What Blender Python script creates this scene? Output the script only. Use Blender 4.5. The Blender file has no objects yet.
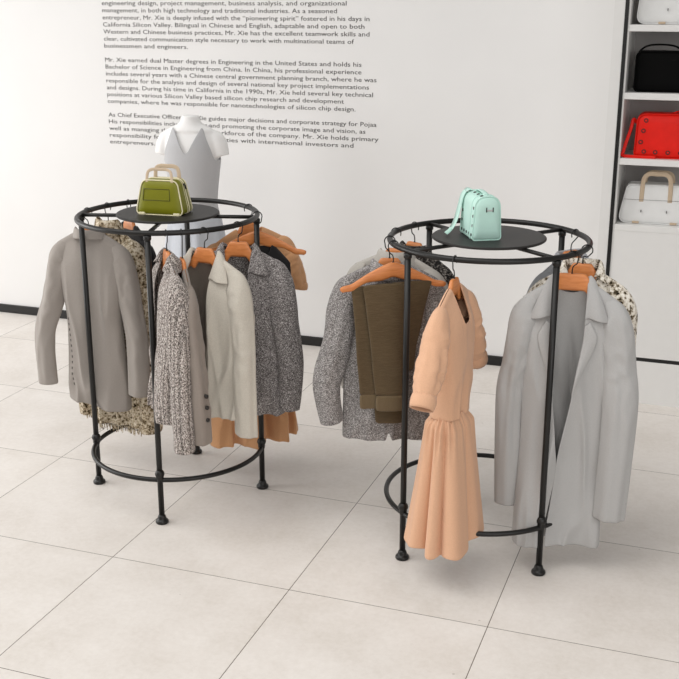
import bpy, bmesh, math, random
from math import sin, cos, pi, radians as RAD, sqrt
from mathutils import Vector, Matrix, noise

S = bpy.context.scene
COL = S.collection

# ------------------------------------------------------------------ materials
def new_mat(name):
    m = bpy.data.materials.new(name); m.use_nodes = True
    nt = m.node_tree; nt.nodes.clear()
    out = nt.nodes.new('ShaderNodeOutputMaterial'); b = nt.nodes.new('ShaderNodeBsdfPrincipled')
    nt.links.new(b.outputs[0], out.inputs[0])
    return m, nt, b
def lin(c):
    return tuple(((v/255)/12.92 if v/255 <= .04045 else ((v/255+.055)/1.055)**2.4) for v in c) + (1,)
def N(nt, t, **kw):
    n = nt.nodes.new(t)
    for k, v in kw.items():
        if k in n.inputs: n.inputs[k].default_value = v
        else: setattr(n, k, v)
    return n
def coords(nt, scale=(1, 1, 1)):
    tc = nt.nodes.new('ShaderNodeTexCoord'); mp = nt.nodes.new('ShaderNodeMapping')
    mp.inputs['Scale'].default_value = scale
    nt.links.new(tc.outputs['Object'], mp.inputs[0]); return mp.outputs[0]
def ramp(nt, stops, src, interp='LINEAR'):
    r = nt.nodes.new('ShaderNodeValToRGB'); r.color_ramp.interpolation = interp
    e = r.color_ramp.elements
    while len(e) < len(stops): e.new(0.5)
    for i, (p, c) in enumerate(stops): e[i].position = p; e[i].color = c
    nt.links.new(src, r.inputs[0]); return r.outputs[0]
def bump(nt, b, src, strength=.3, dist=.002):
    n = N(nt, 'ShaderNodeBump', Strength=strength, Distance=dist)
    nt.links.new(src, n.inputs['Height']); nt.links.new(n.outputs[0], b.inputs['Normal'])
def setp(b, rough=.5, metal=0, spec=.5, sheen=0):
    b.inputs['Roughness'].default_value = rough; b.inputs['Metallic'].default_value = metal
    b.inputs['Specular IOR Level'].default_value = spec; b.inputs['Sheen Weight'].default_value = sheen

def plain(name, c, rough=.5, metal=0, spec=.5, var=.06, scale=20, bumpy=0.0, bscale=200):
    m, nt, b = new_mat(name); setp(b, rough, metal, spec)
    c = lin(c); v = coords(nt)
    n = N(nt, 'ShaderNodeTexNoise', Scale=scale, Detail=3.0); nt.links.new(v, n.inputs[0])
    lo = tuple(x*(1-var) for x in c[:3])+(1,); hi = tuple(min(1, x*(1+var)) for x in c[:3])+(1,)
    nt.links.new(ramp(nt, [(.3, lo), (.7, hi)], n.outputs[0]), b.inputs['Base Color'])
    if bumpy:
        n2 = N(nt, 'ShaderNodeTexNoise', Scale=bscale, Detail=2.0); nt.links.new(v, n2.inputs[0])
        bump(nt, b, n2.outputs[0], bumpy, .001)
    return m
def cloth(name, c, var=.10, weave=420, rough=.85, sheen=.15, streak=0):
    m, nt, b = new_mat(name); setp(b, rough, 0, .2, sheen)
    c = lin(c); v = coords(nt, (1, 1, .35) if streak else (1, 1, 1))
    n = N(nt, 'ShaderNodeTexNoise', Scale=float(weave), Detail=2.0); nt.links.new(v, n.inputs[0])
    lo = tuple(x*(1-var) for x in c[:3])+(1,); hi = tuple(min(1, x*(1+var)) for x in c[:3])+(1,)
    nt.links.new(ramp(nt, [(.35, lo), (.65, hi)], n.outputs[0]), b.inputs['Base Color'])
    bump(nt, b, n.outputs[0], .25, .0008)
    return m
def tweed(name, stops, scale=150, stretch=(1, 1, 1), b2=40, mixs=.25, rough=.95, bm=.6):
    m, nt, b = new_mat(name); setp(b, rough, 0, .1, .1)
    v = coords(nt, stretch)
    n = N(nt, 'ShaderNodeTexNoise', Scale=float(scale), Detail=4.0, Roughness=.7); nt.links.new(v, n.inputs[0])
    n2 = N(nt, 'ShaderNodeTexNoise', Scale=float(b2), Detail=2.0); nt.links.new(v, n2.inputs[0])
    mx = N(nt, 'ShaderNodeMix'); mx.data_type = 'FLOAT'; mx.inputs[0].default_value = mixs
    nt.links.new(n.outputs[0], mx.inputs[2]); nt.links.new(n2.outputs[0], mx.inputs[3])
    nt.links.new(ramp(nt, [(p, lin(c)) for p, c in stops], mx.outputs[0]), b.inputs['Base Color'])
    bump(nt, b, n.outputs[0], bm, .002)
    return m
def ribbed(name, c1, c2, freq, axis='Z', marl=None, rough=.95, noise=260, stretch=(1, 1, .3)):
    m, nt, b = new_mat(name); setp(b, rough, 0, .1, .1)
    v = coords(nt)
    w = N(nt, 'ShaderNodeTexWave', Scale=float(freq), Distortion=1.5, Detail=1.5); w.bands_direction = axis
    nt.links.new(v, w.inputs[0])
    v2 = coords(nt, stretch)
    n = N(nt, 'ShaderNodeTexNoise', Scale=float(noise), Detail=3.0, Roughness=.7); nt.links.new(v2, n.inputs[0])
    if marl:
        colr = ramp(nt, [(p, lin(c)) for p, c in marl], n.outputs[0])
        mul = N(nt, 'ShaderNodeMix'); mul.data_type = 'RGBA'; mul.blend_type = 'MULTIPLY'; mul.inputs[0].default_value = .55
        nt.links.new(colr, mul.inputs[6])
        nt.links.new(ramp(nt, [(.15, (.25, .25, .25, 1)), (.6, (1, 1, 1, 1))], w.outputs[1]), mul.inputs[7])
        nt.links.new(mul.outputs[2], b.inputs['Base Color'])
    else:
        mx = N(nt, 'ShaderNodeMix'); mx.data_type = 'FLOAT'; mx.inputs[0].default_value = .45
        nt.links.new(w.outputs[1], mx.inputs[2]); nt.links.new(n.outputs[0], mx.inputs[3])
        nt.links.new(ramp(nt, [(.25, lin(c1)), (.7, lin(c2))], mx.outputs[0]), b.inputs['Base Color'])
    bump(nt, b, w.outputs[1], .5, .003)
    return m
def wood(name, c1, c2):
    m, nt, b = new_mat(name); setp(b, .38, 0, .45)
    v = coords(nt, (1, 6, 6))
    n = N(nt, 'ShaderNodeTexNoise', Scale=18.0, Detail=5.0, Distortion=.6); nt.links.new(v, n.inputs[0])
    nt.links.new(ramp(nt, [(.3, lin(c1)), (.7, lin(c2))], n.outputs[0]), b.inputs['Base Color'])
    return m

M = {}
M['wall'] = plain('wall_paint', (229, 228, 227), .75, var=.012, scale=2)
M['baseboard'] = plain('baseboard_black', (20, 19, 18), .5)
M['steel'] = plain('black_powder_coat', (22, 21, 20), .40, 0, .4, var=.12, bumpy=.08, bscale=500)
M['plate'] = plain('black_plate', (34, 32, 31), .5, 0, .4, var=.06)
M['wire'] = plain('hook_wire', (20, 20, 20), .35, .3, .5)
M['wood'] = wood('hanger_wood', (196, 118, 64), (216, 140, 84))
M['white'] = plain('white_laminate', (222, 221, 219), .5, var=.01)
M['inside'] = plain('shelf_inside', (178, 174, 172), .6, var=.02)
M['black_trim'] = plain('black_trim', (12, 12, 12), .4)
M['ink'] = plain('wall_lettering_ink', (48, 46, 45), .7)
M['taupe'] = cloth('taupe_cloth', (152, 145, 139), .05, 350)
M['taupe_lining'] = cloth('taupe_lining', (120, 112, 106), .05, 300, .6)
M['beige'] = cloth('beige_linen', (191, 185, 174), .06, 260)
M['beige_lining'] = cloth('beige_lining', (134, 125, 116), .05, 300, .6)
M['blazer'] = cloth('mushroom_cloth', (144, 134, 126), .05, 350)
M['greycoat'] = cloth('grey_cloth', (174, 173, 172), .04, 350)
M['greycoat_lining'] = cloth('grey_lining', (174, 173, 172), .04, 300, .6)
M['stone'] = cloth('stone_cloth', (178, 173, 166), .06, 300)
M['paleblue'] = cloth('pale_grey_cloth', (172, 174, 179), .05, 300)
M['camel'] = cloth('camel_cloth', (212, 168, 137), .04, 300)
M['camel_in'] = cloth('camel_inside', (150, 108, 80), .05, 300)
M['camel2'] = cloth('tan_cloth', (206, 156, 114), .05, 300)
M['black_cloth'] = cloth('black_cloth', (34, 33, 34), .1, 300)
M['tweed_grey'] = tweed('grey_tweed', [(.36, (48, 45, 45)), (.47, (100, 95, 94)), (.53, (132, 127, 126)), (.66, (206, 202, 200))], 230, b2=60, mixs=.1)
M['tweed_pale'] = tweed('pale_grey_tweed', [(.36, (60, 57, 56)), (.46, (118, 114, 113)), (.53, (148, 144, 143)), (.66, (212, 209, 207))], 230, b2=60, mixs=.1)
M['tweed_cream'] = tweed('cream_tweed', [(.36, (22, 19, 16)), (.43, (92, 76, 54)), (.49, (176, 160, 134)), (.60, (226, 216, 198))], 90, b2=38, mixs=.35)
M['tweed_cream2'] = tweed('ivory_tweed', [(.39, (26, 24, 20)), (.45, (110, 96, 74)), (.50, (206, 197, 182)), (.60, (236, 231, 222))], 75, b2=38, mixs=.35)
M['tweed_black'] = tweed('black_tweed', [(.40, (20, 19, 19)), (.52, (52, 48, 46)), (.60, (150, 144, 138))], 130)
M['knit'] = ribbed('marl_knit', None, None, 26, 'X', [(.36, (40, 34, 32)), (.46, (112, 102, 97)), (.53, (186, 176, 170)), (.64, (232, 226, 220))], noise=300, stretch=(1, 1, .5))
M['brown'] = ribbed('brown_knit', (60, 50, 34), (116, 99, 76), 75, 'Z', noise=120, stretch=(.25, .25, 2))
M['brown_rib'] = ribbed('brown_rib', (96, 82, 62), (124, 108, 84), 90, 'X', noise=120)
M['button_dark'] = plain('dark_button', (36, 32, 30), .35)
M['button_grey'] = plain('grey_button', (110, 108, 108), .35)
M['olive'] = plain('olive_leather', (118, 118, 10), .45, 0, .4, var=.05, bumpy=.1)
M['cream_leather'] = plain('cream_leather', (222, 214, 180), .5)
M['sand_webbing'] = cloth('sand_webbing', (196, 176, 152), .06, 500)
M['mint'] = plain('mint_leather', (186, 222, 211), .5, 0, .4, var=.03, bumpy=.1)
M['red'] = plain('red_leather', (226, 22, 4), .5, 0, .3, var=.05, bumpy=.1)
M['white_leather'] = plain('white_leather', (226, 226, 225), .5, 0, .4, var=.02)
M['black_leather'] = plain('black_leather', (3, 3, 3), .7, 0, .1)
M['dark_metal'] = plain('dark_metal', (50, 48, 46), .35, .6)
M['eyelet'] = plain('eyelet_black', (38, 14, 10), .5)
M['silver'] = plain('silver_metal', (190, 192, 190), .3, .8)
M['stitch'] = plain('dark_stitching', (58, 58, 20), .7)
M['mannequin'] = plain('mannequin_white', (236, 235, 234), .55, 0, .3, var=.01)
M['vest'] = cloth('vest_grey', (182, 182, 184), .03, 300)
M['satin'] = cloth('satin_grey', (186, 190, 197), .03, 200, .35, 0)

def floor_mat():
    m, nt, b = new_mat('floor_tiles'); setp(b, .42, 0, .4)
    tc = nt.nodes.new('ShaderNodeTexCoord'); sp = nt.nodes.new('ShaderNodeSeparateXYZ')
    nt.links.new(tc.outputs['Object'], sp.inputs[0])
    def mth(op, a, c=None):
        n = nt.nodes.new('ShaderNodeMath'); n.operation = op
        for i, q in enumerate((a, c)):
            if q is None: continue
            if isinstance(q, (int, float)): n.inputs[i].default_value = q
            else: nt.links.new(q, n.inputs[i])
        return n.outputs[0]
    def line(out, off, size, w):
        t = mth('FRACT', mth('DIVIDE', mth('SUBTRACT', out, off), size))
        d = mth('MULTIPLY', mth('SUBTRACT', .5, mth('ABSOLUTE', mth('SUBTRACT', t, .5))), size)
        return mth('LESS_THAN', d, w), mth('FLOOR', mth('DIVIDE', mth('SUBTRACT', out, off), size))
    lx, ix = line(sp.outputs[0], -2.253, .787, .0015); ly, iy = line(sp.outputs[1], 3.510, .82, .0015)
    g = mth('MAXIMUM', lx, ly)
    cid = nt.nodes.new('ShaderNodeCombineXYZ'); nt.links.new(ix, cid.inputs[0]); nt.links.new(iy, cid.inputs[1])
    wn = nt.nodes.new('ShaderNodeTexWhiteNoise'); nt.links.new(cid.outputs[0], wn.inputs[0])
    add = nt.nodes.new('ShaderNodeVectorMath'); add.operation = 'MULTIPLY_ADD'
    nt.links.new(wn.outputs[1], add.inputs[0]); add.inputs[1].default_value = (9, 9, 9); nt.links.new(tc.outputs['Object'], add.inputs[2])
    n = N(nt, 'ShaderNodeTexNoise', Scale=3.2, Detail=8.0, Roughness=.62); nt.links.new(add.outputs[0], n.inputs[0])
    n3 = N(nt, 'ShaderNodeTexNoise', Scale=42.0, Detail=3.0, Roughness=.7); nt.links.new(add.outputs[0], n3.inputs[0])
    mxf = N(nt, 'ShaderNodeMix'); mxf.data_type = 'FLOAT'; mxf.inputs[0].default_value = .34
    nt.links.new(n.outputs[0], mxf.inputs[2]); nt.links.new(n3.outputs[0], mxf.inputs[3])
    base = ramp(nt, [(.3, lin((204, 197, 189))), (.5, lin((216, 210, 204))), (.7, lin((225, 220, 215)))], mxf.outputs[0])
    vo = N(nt, 'ShaderNodeTexVoronoi', Scale=7.0); nt.links.new(add.outputs[0], vo.inputs[0])
    n2 = N(nt, 'ShaderNodeTexNoise', Scale=2.0); nt.links.new(add.outputs[0], n2.inputs[0])
    pit = mth('MULTIPLY', mth('LESS_THAN', vo.outputs['Distance'], .035), mth('GREATER_THAN', n2.outputs[0], .52))
    m1 = N(nt, 'ShaderNodeMix'); m1.data_type = 'RGBA'; nt.links.new(mth('MULTIPLY', pit, .4), m1.inputs[0])
    nt.links.new(base, m1.inputs[6]); m1.inputs[7].default_value = lin((140, 130, 120))
    m2 = N(nt, 'ShaderNodeMix'); m2.data_type = 'RGBA'; nt.links.new(g, m2.inputs[0])
    nt.links.new(m1.outputs[2], m2.inputs[6]); m2.inputs[7].default_value = lin((84, 74, 64))
    nt.links.new(m2.outputs[2], b.inputs['Base Color'])
    return m
M['floor'] = floor_mat()

# ------------------------------------------------------------------ mesh helpers
class MB:
    def __init__(s): s.v = []; s.f = []; s.m = []
    def vert(s, p): s.v.append(tuple(p)); return len(s.v)-1
    def face(s, idx, m=0): s.f.append(tuple(idx)); s.m.append(m)
    def grid(s, rows, closed=False, m=0, flip=False, cap0=False, cap1=False):
        ids = [[s.vert(p) for p in r] for r in rows]; n = len(ids[0])
        for i in range(len(ids)-1):
            for j in range(n if closed else n-1):
                k = (j+1) % n; q = (ids[i][j], ids[i][k], ids[i+1][k], ids[i+1][j])
                s.face(q[::-1] if flip else q, m)
        if cap0: s.face(ids[0] if flip else ids[0][::-1], m)
        if cap1: s.face(ids[-1][::-1] if flip else ids[-1], m)
        return ids
    def box(s, x0, x1, y0, y1, z0, z1, m=0):
        i = [s.vert(p) for p in ((x0,y0,z0),(x1,y0,z0),(x1,y1,z0),(x0,y1,z0),(x0,y0,z1),(x1,y0,z1),(x1,y1,z1),(x0,y1,z1))]
        for q in ((3,2,1,0),(4,5,6,7),(0,1,5,4),(1,2,6,5),(2,3,7,6),(3,0,4,7)): s.face([i[k] for k in q], m)
    def tube(s, pts, r, n=10, closed=False, m=0, flat=None, up=None):
        P = [Vector(p) for p in pts]; rows = []; prev = None
        for i, p in enumerate(P):
            if closed: t = P[(i+1) % len(P)]-P[i-1]
            else: t = P[min(i+1, len(P)-1)]-P[max(i-1, 0)]
            t.normalize()
            if up is not None: a = Vector(up)
            elif prev is None: a = Vector((0, 0, 1)) if abs(t.z) < .9 else Vector((0, 1, 0))
            else: a = prev
            a = (a-t*a.dot(t)).normalized(); prev = a; b = t.cross(a)
            ri = r[i] if isinstance(r, (list, tuple)) else r
            rb = ri if flat is None else flat
            rows.append([p+a*ri*cos(2*pi*k/n)+b*rb*sin(2*pi*k/n) for k in range(n)])
        if closed: rows.append(rows[0])
        s.grid(rows, True, m, cap0=not closed, cap1=not closed)
    def lathe(s, prof, c=(0, 0, 0), n=20, m=0):
        rows = [[(c[0]+r*cos(2*pi*k/n), c[1]+r*sin(2*pi*k/n), c[2]+z) for k in range(n)] for r, z in prof]
        s.grid(rows, True, m, cap0=True, cap1=True)
    def build(s, name, mats, parent=None, smooth=True, sub=0, solid=0, matoff=0, bevel=0, merge=False, autos=None):
        me = bpy.data.meshes.new(name); me.from_pydata(s.v, [], s.f)
        if not isinstance(mats, (list, tuple)): mats = [mats]
        for mm in mats: me.materials.append(mm)
        for p, k in zip(me.polygons, s.m): p.material_index = k; p.use_smooth = smooth
        if merge:
            bm = bmesh.new(); bm.from_mesh(me); bmesh.ops.remove_doubles(bm, verts=bm.verts, dist=1e-5)
            bmesh.ops.recalc_face_normals(bm, faces=bm.faces); bm.to_mesh(me); bm.free()
        o = bpy.data.objects.new(name, me); COL.objects.link(o)
        if parent: o.parent = parent
        if solid:
            d = o.modifiers.new('solid', 'SOLIDIFY'); d.thickness = abs(solid); d.offset = -1 if solid > 0 else 1
            d.material_offset = matoff; d.use_even_offset = False
        if bevel:
            d = o.modifiers.new('bevel', 'BEVEL'); d.width = bevel; d.segments = 3; d.limit_method = 'ANGLE'; d.angle_limit = RAD(40)
        if sub:
            d = o.modifiers.new('sub', 'SUBSURF'); d.levels = sub; d.render_levels = sub
        if autos:
            for e in me.edges: pass
            d = o.modifiers.new('wn', 'WEIGHTED_NORMAL'); d.keep_sharp = True
        return o
def thing(name, label, cat, loc=(0, 0, 0), rz=0, group=None):
    o = bpy.data.objects.new(name, None); COL.objects.link(o); o.empty_display_size = .05
    o.location = loc; o.rotation_euler = (0, 0, rz); o['label'] = label; o['category'] = cat
    if group: o['group'] = group
    return o
def struct(o): o['kind'] = 'structure'; return o
def bez(p, n=30):
    """Catmull-Rom through points (any dimension), n samples."""
    p = [tuple(q) for q in p]; P = [p[0]]+p+[p[-1]]; out = []; k = len(p)-1
    for i in range(n):
        u = i/(n-1)*k; j = min(int(u), k-1); t = u-j
        a, b, c, d = P[j], P[j+1], P[j+2], P[j+3]
        out.append(tuple(.5*((2*b[q])+(-a[q]+c[q])*t+(2*a[q]-5*b[q]+4*c[q]-d[q])*t*t+(-a[q]+3*b[q]-3*c[q]+d[q])*t**3) for q in range(len(a))))
    return out
def interp(tab, z):
    """tab: list of (z, value), z descending."""
    if z >= tab[0][0]: return tab[0][1]
    for (z0, a), (z1, b) in zip(tab, tab[1:]):
        if z >= z1:
            t = (z0-z)/(z0-z1); t = t*t*(3-2*t)*.5+t*.5
            return a+(b-a)*t
    return tab[-1][1]
def sstep(a, b, x):
    t = max(0, min(1, (x-a)/(b-a))); return t*t*(3-2*t)

# ------------------------------------------------------------------ camera
cam = bpy.data.cameras.new('camera'); co = bpy.data.objects.new('camera', cam); COL.objects.link(co)
cam.sensor_width = 36; cam.lens = 36*1095/679; cam.clip_start = .05
co.location = (0, 0, 2.2); co.rotation_euler = (RAD(90-17.2), 0, RAD(19.7)); S.camera = co

# ------------------------------------------------------------------ the room
WALL_Y = 6.51
b = MB(); b.box(-7.5, 3.0, -1.5, WALL_Y+.15, -.06, 0); struct(b.build('floor', M['floor'], smooth=False))
b = MB(); b.box(-7.5, 3.0, WALL_Y, WALL_Y+.12, 0, 3.1); struct(b.build('wall_back', M['wall'], smooth=False))
b = MB(); b.box(-7.5, 1.2, WALL_Y-.014, WALL_Y, 0, .062); struct(b.build('baseboard_back', M['baseboard'], smooth=False, bevel=.003))

# wall lettering
PARAS = [
 (0, [("engineering design, project management, business analysis, and organizational", 346.6),
      ("management, in both high technology and traditional industries. As a seasoned", 337),
      ("entrepreneur, Mr. Xie is deeply infused with the \u201cpioneering spirit\u201d fostered in his days in", 369.5),
      ("California Silicon Valley. Bilingual in Chinese and English, adaptable and open to both", 364.5),
      ("Western and Chinese business practices, Mr. Xie has the excellent teamwork skills and", 369.5),
      ("clear, cultivated communication style necessary to work with multinational teams of", 354),
      ("businessmen and engineers.", 188)]),
 (8, [("Mr. Xie earned dual Master degrees in Engineering in the United States and holds his", 361.5),
      ("Bachelor of Science in Engineering from China. In China, his professional experience", 361.5),
      ("includes several years with a Chinese central government planning branch, where he was", 376.5),
      ("responsible for the analysis and design of several national key project implementations", 369),
      ("and designs. During his time in California in the 1990s, Mr. Xie held several key technical", 373),
      ("positions at various Silicon Valley based silicon chip research and development", 344),
      ("companies, where he was responsible for nanotechnologies of silicon chip design.", 355.5)]),
 (16, [("As Chief Executive Officer, Mr. Xie guides major decisions and corporate strategy for Pojaa", 376.5),
       ("His responsibilities include leading and promoting the corporate image and vision, as", 365.5),
       ("well as managing the growth and workforce of the company. Mr. Xie holds primary", 378.5),
       ("responsibility for seeking opportunities with international investors and", 353.5),
       ("entrepreneurs.", 155)])]
TX0, TZ0, TDZ = -3.978, 2.183, .0447
def col_x(px, z):        # where a photo column meets the wall at height z
    th, ps, f = RAD(17.2), RAD(19.7), 1095
    fw = Vector((-sin(ps)*cos(th), cos(ps)*cos(th), -sin(th))); rt = Vector((cos(ps), sin(ps), 0)); up = rt.cross(fw)
    a = (px-339.5)/f
    # (P-C).rt = a (P-C).fw with P=(x,WALL_Y,z)
    dy, dz = WALL_Y, z-2.2
    return (a*(dy*fw.y+dz*fw.z)-dy*rt.y)/(rt.x-a*fw.x)
lettering = thing('wall_lettering', 'three paragraphs of small dark grey lettering on the white wall', 'lettering', (TX0, WALL_Y, 0))
dg = bpy.context.evaluated_depsgraph_get()
for k0, lines in PARAS:
    V = []; F = []
    for i, (txt, pxr) in enumerate(lines):
        z = TZ0-TDZ*(k0+i)
        cu = bpy.data.curves.new('t', 'FONT'); cu.body = txt; cu.size = .0385; cu.resolution_u = 2
        to = bpy.data.objects.new('t', cu); COL.objects.link(to)
        dg = bpy.context.evaluated_depsgraph_get(); dg.update()
        me = to.evaluated_get(dg).to_mesh()
        xs = [v.co.x for v in me.vertices]; w = max(xs)-min(xs)
        sx = (col_x(pxr, z)-TX0)/w; n0 = len(V)
        V += [((v.co.x-min(xs))*sx, -.0012, z-.0115+v.co.y) for v in me.vertices]
        F += [tuple(n0+q for q in p.vertices) for p in me.polygons]
        to.evaluated_get(dg).to_mesh_clear(); bpy.data.objects.remove(to); bpy.data.curves.remove(cu)
    me = bpy.data.meshes.new('lettering'); me.from_pydata(V, [], F); me.materials.append(M['ink'])
    o = bpy.data.objects.new('lettering', me); COL.objects.link(o); o.parent = lettering


# shelving unit
CY, CX0, CX1 = 6.11, -.662, .95
cab = thing('shelving_unit', 'white wall shelving unit with black edge strips holding bags', 'shelving unit', (0, CY, 0))
b = MB(); b.box(CX0, -.607, 0, WALL_Y-CY-.002, 0, 2.75); b.box(CX1-.055, CX1, 0, WALL_Y-CY-.002, 0, 2.75); b.box(-.587, -.578, 0.001, .38, .99, 2.75); b.box(CX0, CX1, 0, .39, 2.75, 2.78)
b.build('side_panel', M['white'], cab, smooth=False)
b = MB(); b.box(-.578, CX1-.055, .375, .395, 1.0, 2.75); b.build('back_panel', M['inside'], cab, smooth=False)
b = MB(); b.box(-.607, -.587, -.004, .38, 0, 2.75); b.build('edge_strip', M['black_trim'], cab, smooth=False)
for z in (1.024, 1.385, 1.732, 2.08, 2.43):
    b = MB(); b.box(-.578, CX1-.055, .0, .375, z-.034, z); b.build('shelf', M['white'], cab, smooth=False, bevel=.002)
b = MB(); b.box(-.587, CX1-.055, .001, .02, .272, .9898); b.build('door', M['white'], cab, smooth=False, bevel=.001)
b = MB(); b.box(-.587, CX1-.055, .004, .36, .25, .272); b.build('edge_strip', M['black_trim'], cab, smooth=False)
b = MB(); b.box(-.587, CX1-.055, .0, .36, 0, .25); b.build('plinth', M['white'], cab, smooth=False)

# ------------------------------------------------------------------ racks
RR, ZR, TR = .392, 1.297, .0115
LC, RC = (-2.318, 4.234), (-.8795, 4.2105)
def ring_pts(r, z, n=96): return [(r*cos(2*pi*k/n), r*sin(2*pi*k/n), z) for k in range(n)]
def make_rack(c, a0, label):
    t = thing('clothes_rack', label, 'clothes rack', (c[0], c[1], 0), RAD(a0), 'round garment racks')
    b = MB(); b.tube(ring_pts(RR, ZR), TR, 12, True, up=(0, 0, 1)); b.build('top_ring', M['steel'], t)
    b = MB(); b.tube(ring_pts(RR, .205), .0105, 12, True, up=(0, 0, 1)); b.build('lower_ring', M['steel'], t)
    b = MB(); b.lathe([(.0, .004), (.222, .004), (.226, .007), (.226, .011), (.222, .0145), (.0, .0145)], (0, 0, ZR), 72); o = b.build('top_plate', M['plate'], t, smooth=False)
    for k in range(4):
        a = k*pi/2; x, y = RR*cos(a), RR*sin(a)
        b = MB(); b.tube([(x, y, .03), (x, y, .7), (x, y, ZR-.008)], .0125, 14); leg = b.build('leg', M['steel'], t)
        b = MB(); b.lathe([(0, 0), (.026, 0), (.0285, .004), (.0285, .011), (.024, .017), (.019, .020), (.0185, .028), (.0165, .034), (.0125, .040), (0, .040)], (x, y, 0), 24); b.build('foot', M['steel'], leg)
        b = MB(); b.lathe([(.0125, .196), (.0155, .205), (.0165, .215), (.0165, .222), (.020, .228), (.021, .236), (.018, .244), (.0135, .250), (.0125, .251)], (x, y, 0), 24); b.build('collar', M['steel'], leg)
        b = MB(); b.lathe([(.0125, ZR-.03), (.016, ZR-.027), (.0165, ZR-.012), (.0125, ZR-.008)], (x, y, 0), 20); b.build('joint', M['steel'], leg)
        b = MB(); b.tube([(x*.985, y*.985, ZR-.003), (.12*cos(a), .12*sin(a), ZR-.003)], .0085, 10); b.build('spoke', M['steel'], t)
    return t
make_rack(LC, -74.2+90, 'round black metal garment rack with an olive handbag on its top plate')
make_rack(RC, -38.3, 'round black metal garment rack with a mint green bag on its top plate')

# ------------------------------------------------------------------ hangers
Z0 = 1.199      # height of a garment's neck point
def hanger(c, phi, label, half=.168, dz=0, dr=0, tw=0, low=.016, bw=.78):
    a = RAD(phi); r = RR+dr
    t = thing('clothes_hanger', label, 'hanger', (c[0]+r*cos(a), c[1]+r*sin(a), Z0+dz), a+RAD(tw), 'wooden hangers on the racks')
    b = MB(); rows = []; n = 49
    for i in range(n):
        x = half*(-1+2*i/(n-1)); ax = abs(x); q = ax/half
        zt = .026-(.026+low)*sstep(.040*bw, .082*bw, ax)-.080*max(0, (ax-.06)/(half-.06))**1.1
        h = .064-.032*sstep(.06*bw, .10*bw, ax)-.010*sstep(.6, 1, q)
        if low < .01: zt = .026-.108*(ax/half)**1.3+.018*sstep(.75, 1, q); h = .058-.030*sstep(.03, .13, ax)-.006*sstep(.7, 1, q)
        if i in (0, n-1): h *= .5
        zc = zt-h/2; hh = h/2; th = .0085*(1-.2*q); y = .010*q*q; e = 1 if i not in (0, n-1) else .5
        rows.append([(x, y+th*e*sy, zc+hh*sz) for sy, sz in ((-1,-.7),(-.6,-1),(.6,-1),(1,-.7),(1,.7),(.6,1),(-.6,1),(-1,.7))])
    b.grid(rows, True, cap0=True, cap1=True); b.build('wooden_arms', M['wood'], t)
    # hook: rests on the top of the ring tube
    zt = ZR+TR+.0022-(Z0+dz); R = .021; zc = zt-R; x0 = -dr
    pts = [(0, 0, .018), (0, 0, .040), (.004, 0, .055), (.016, 0, zc-.026)]
    for k in range(15):
        g = RAD(-25+205*k/14); pts.append((x0+R*cos(g), 0, zc+R*sin(g)))
    pts.append((x0-R*.92, 0, zc-.010))
    b = MB(); b.tube(bez(pts, 60), .0023, 8); b.lathe([(.0, .018), (.006, .018), (.005, .026), (.0023, .030)], n=12); b.build('hook', M['wire'], t)
    return t

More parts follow.
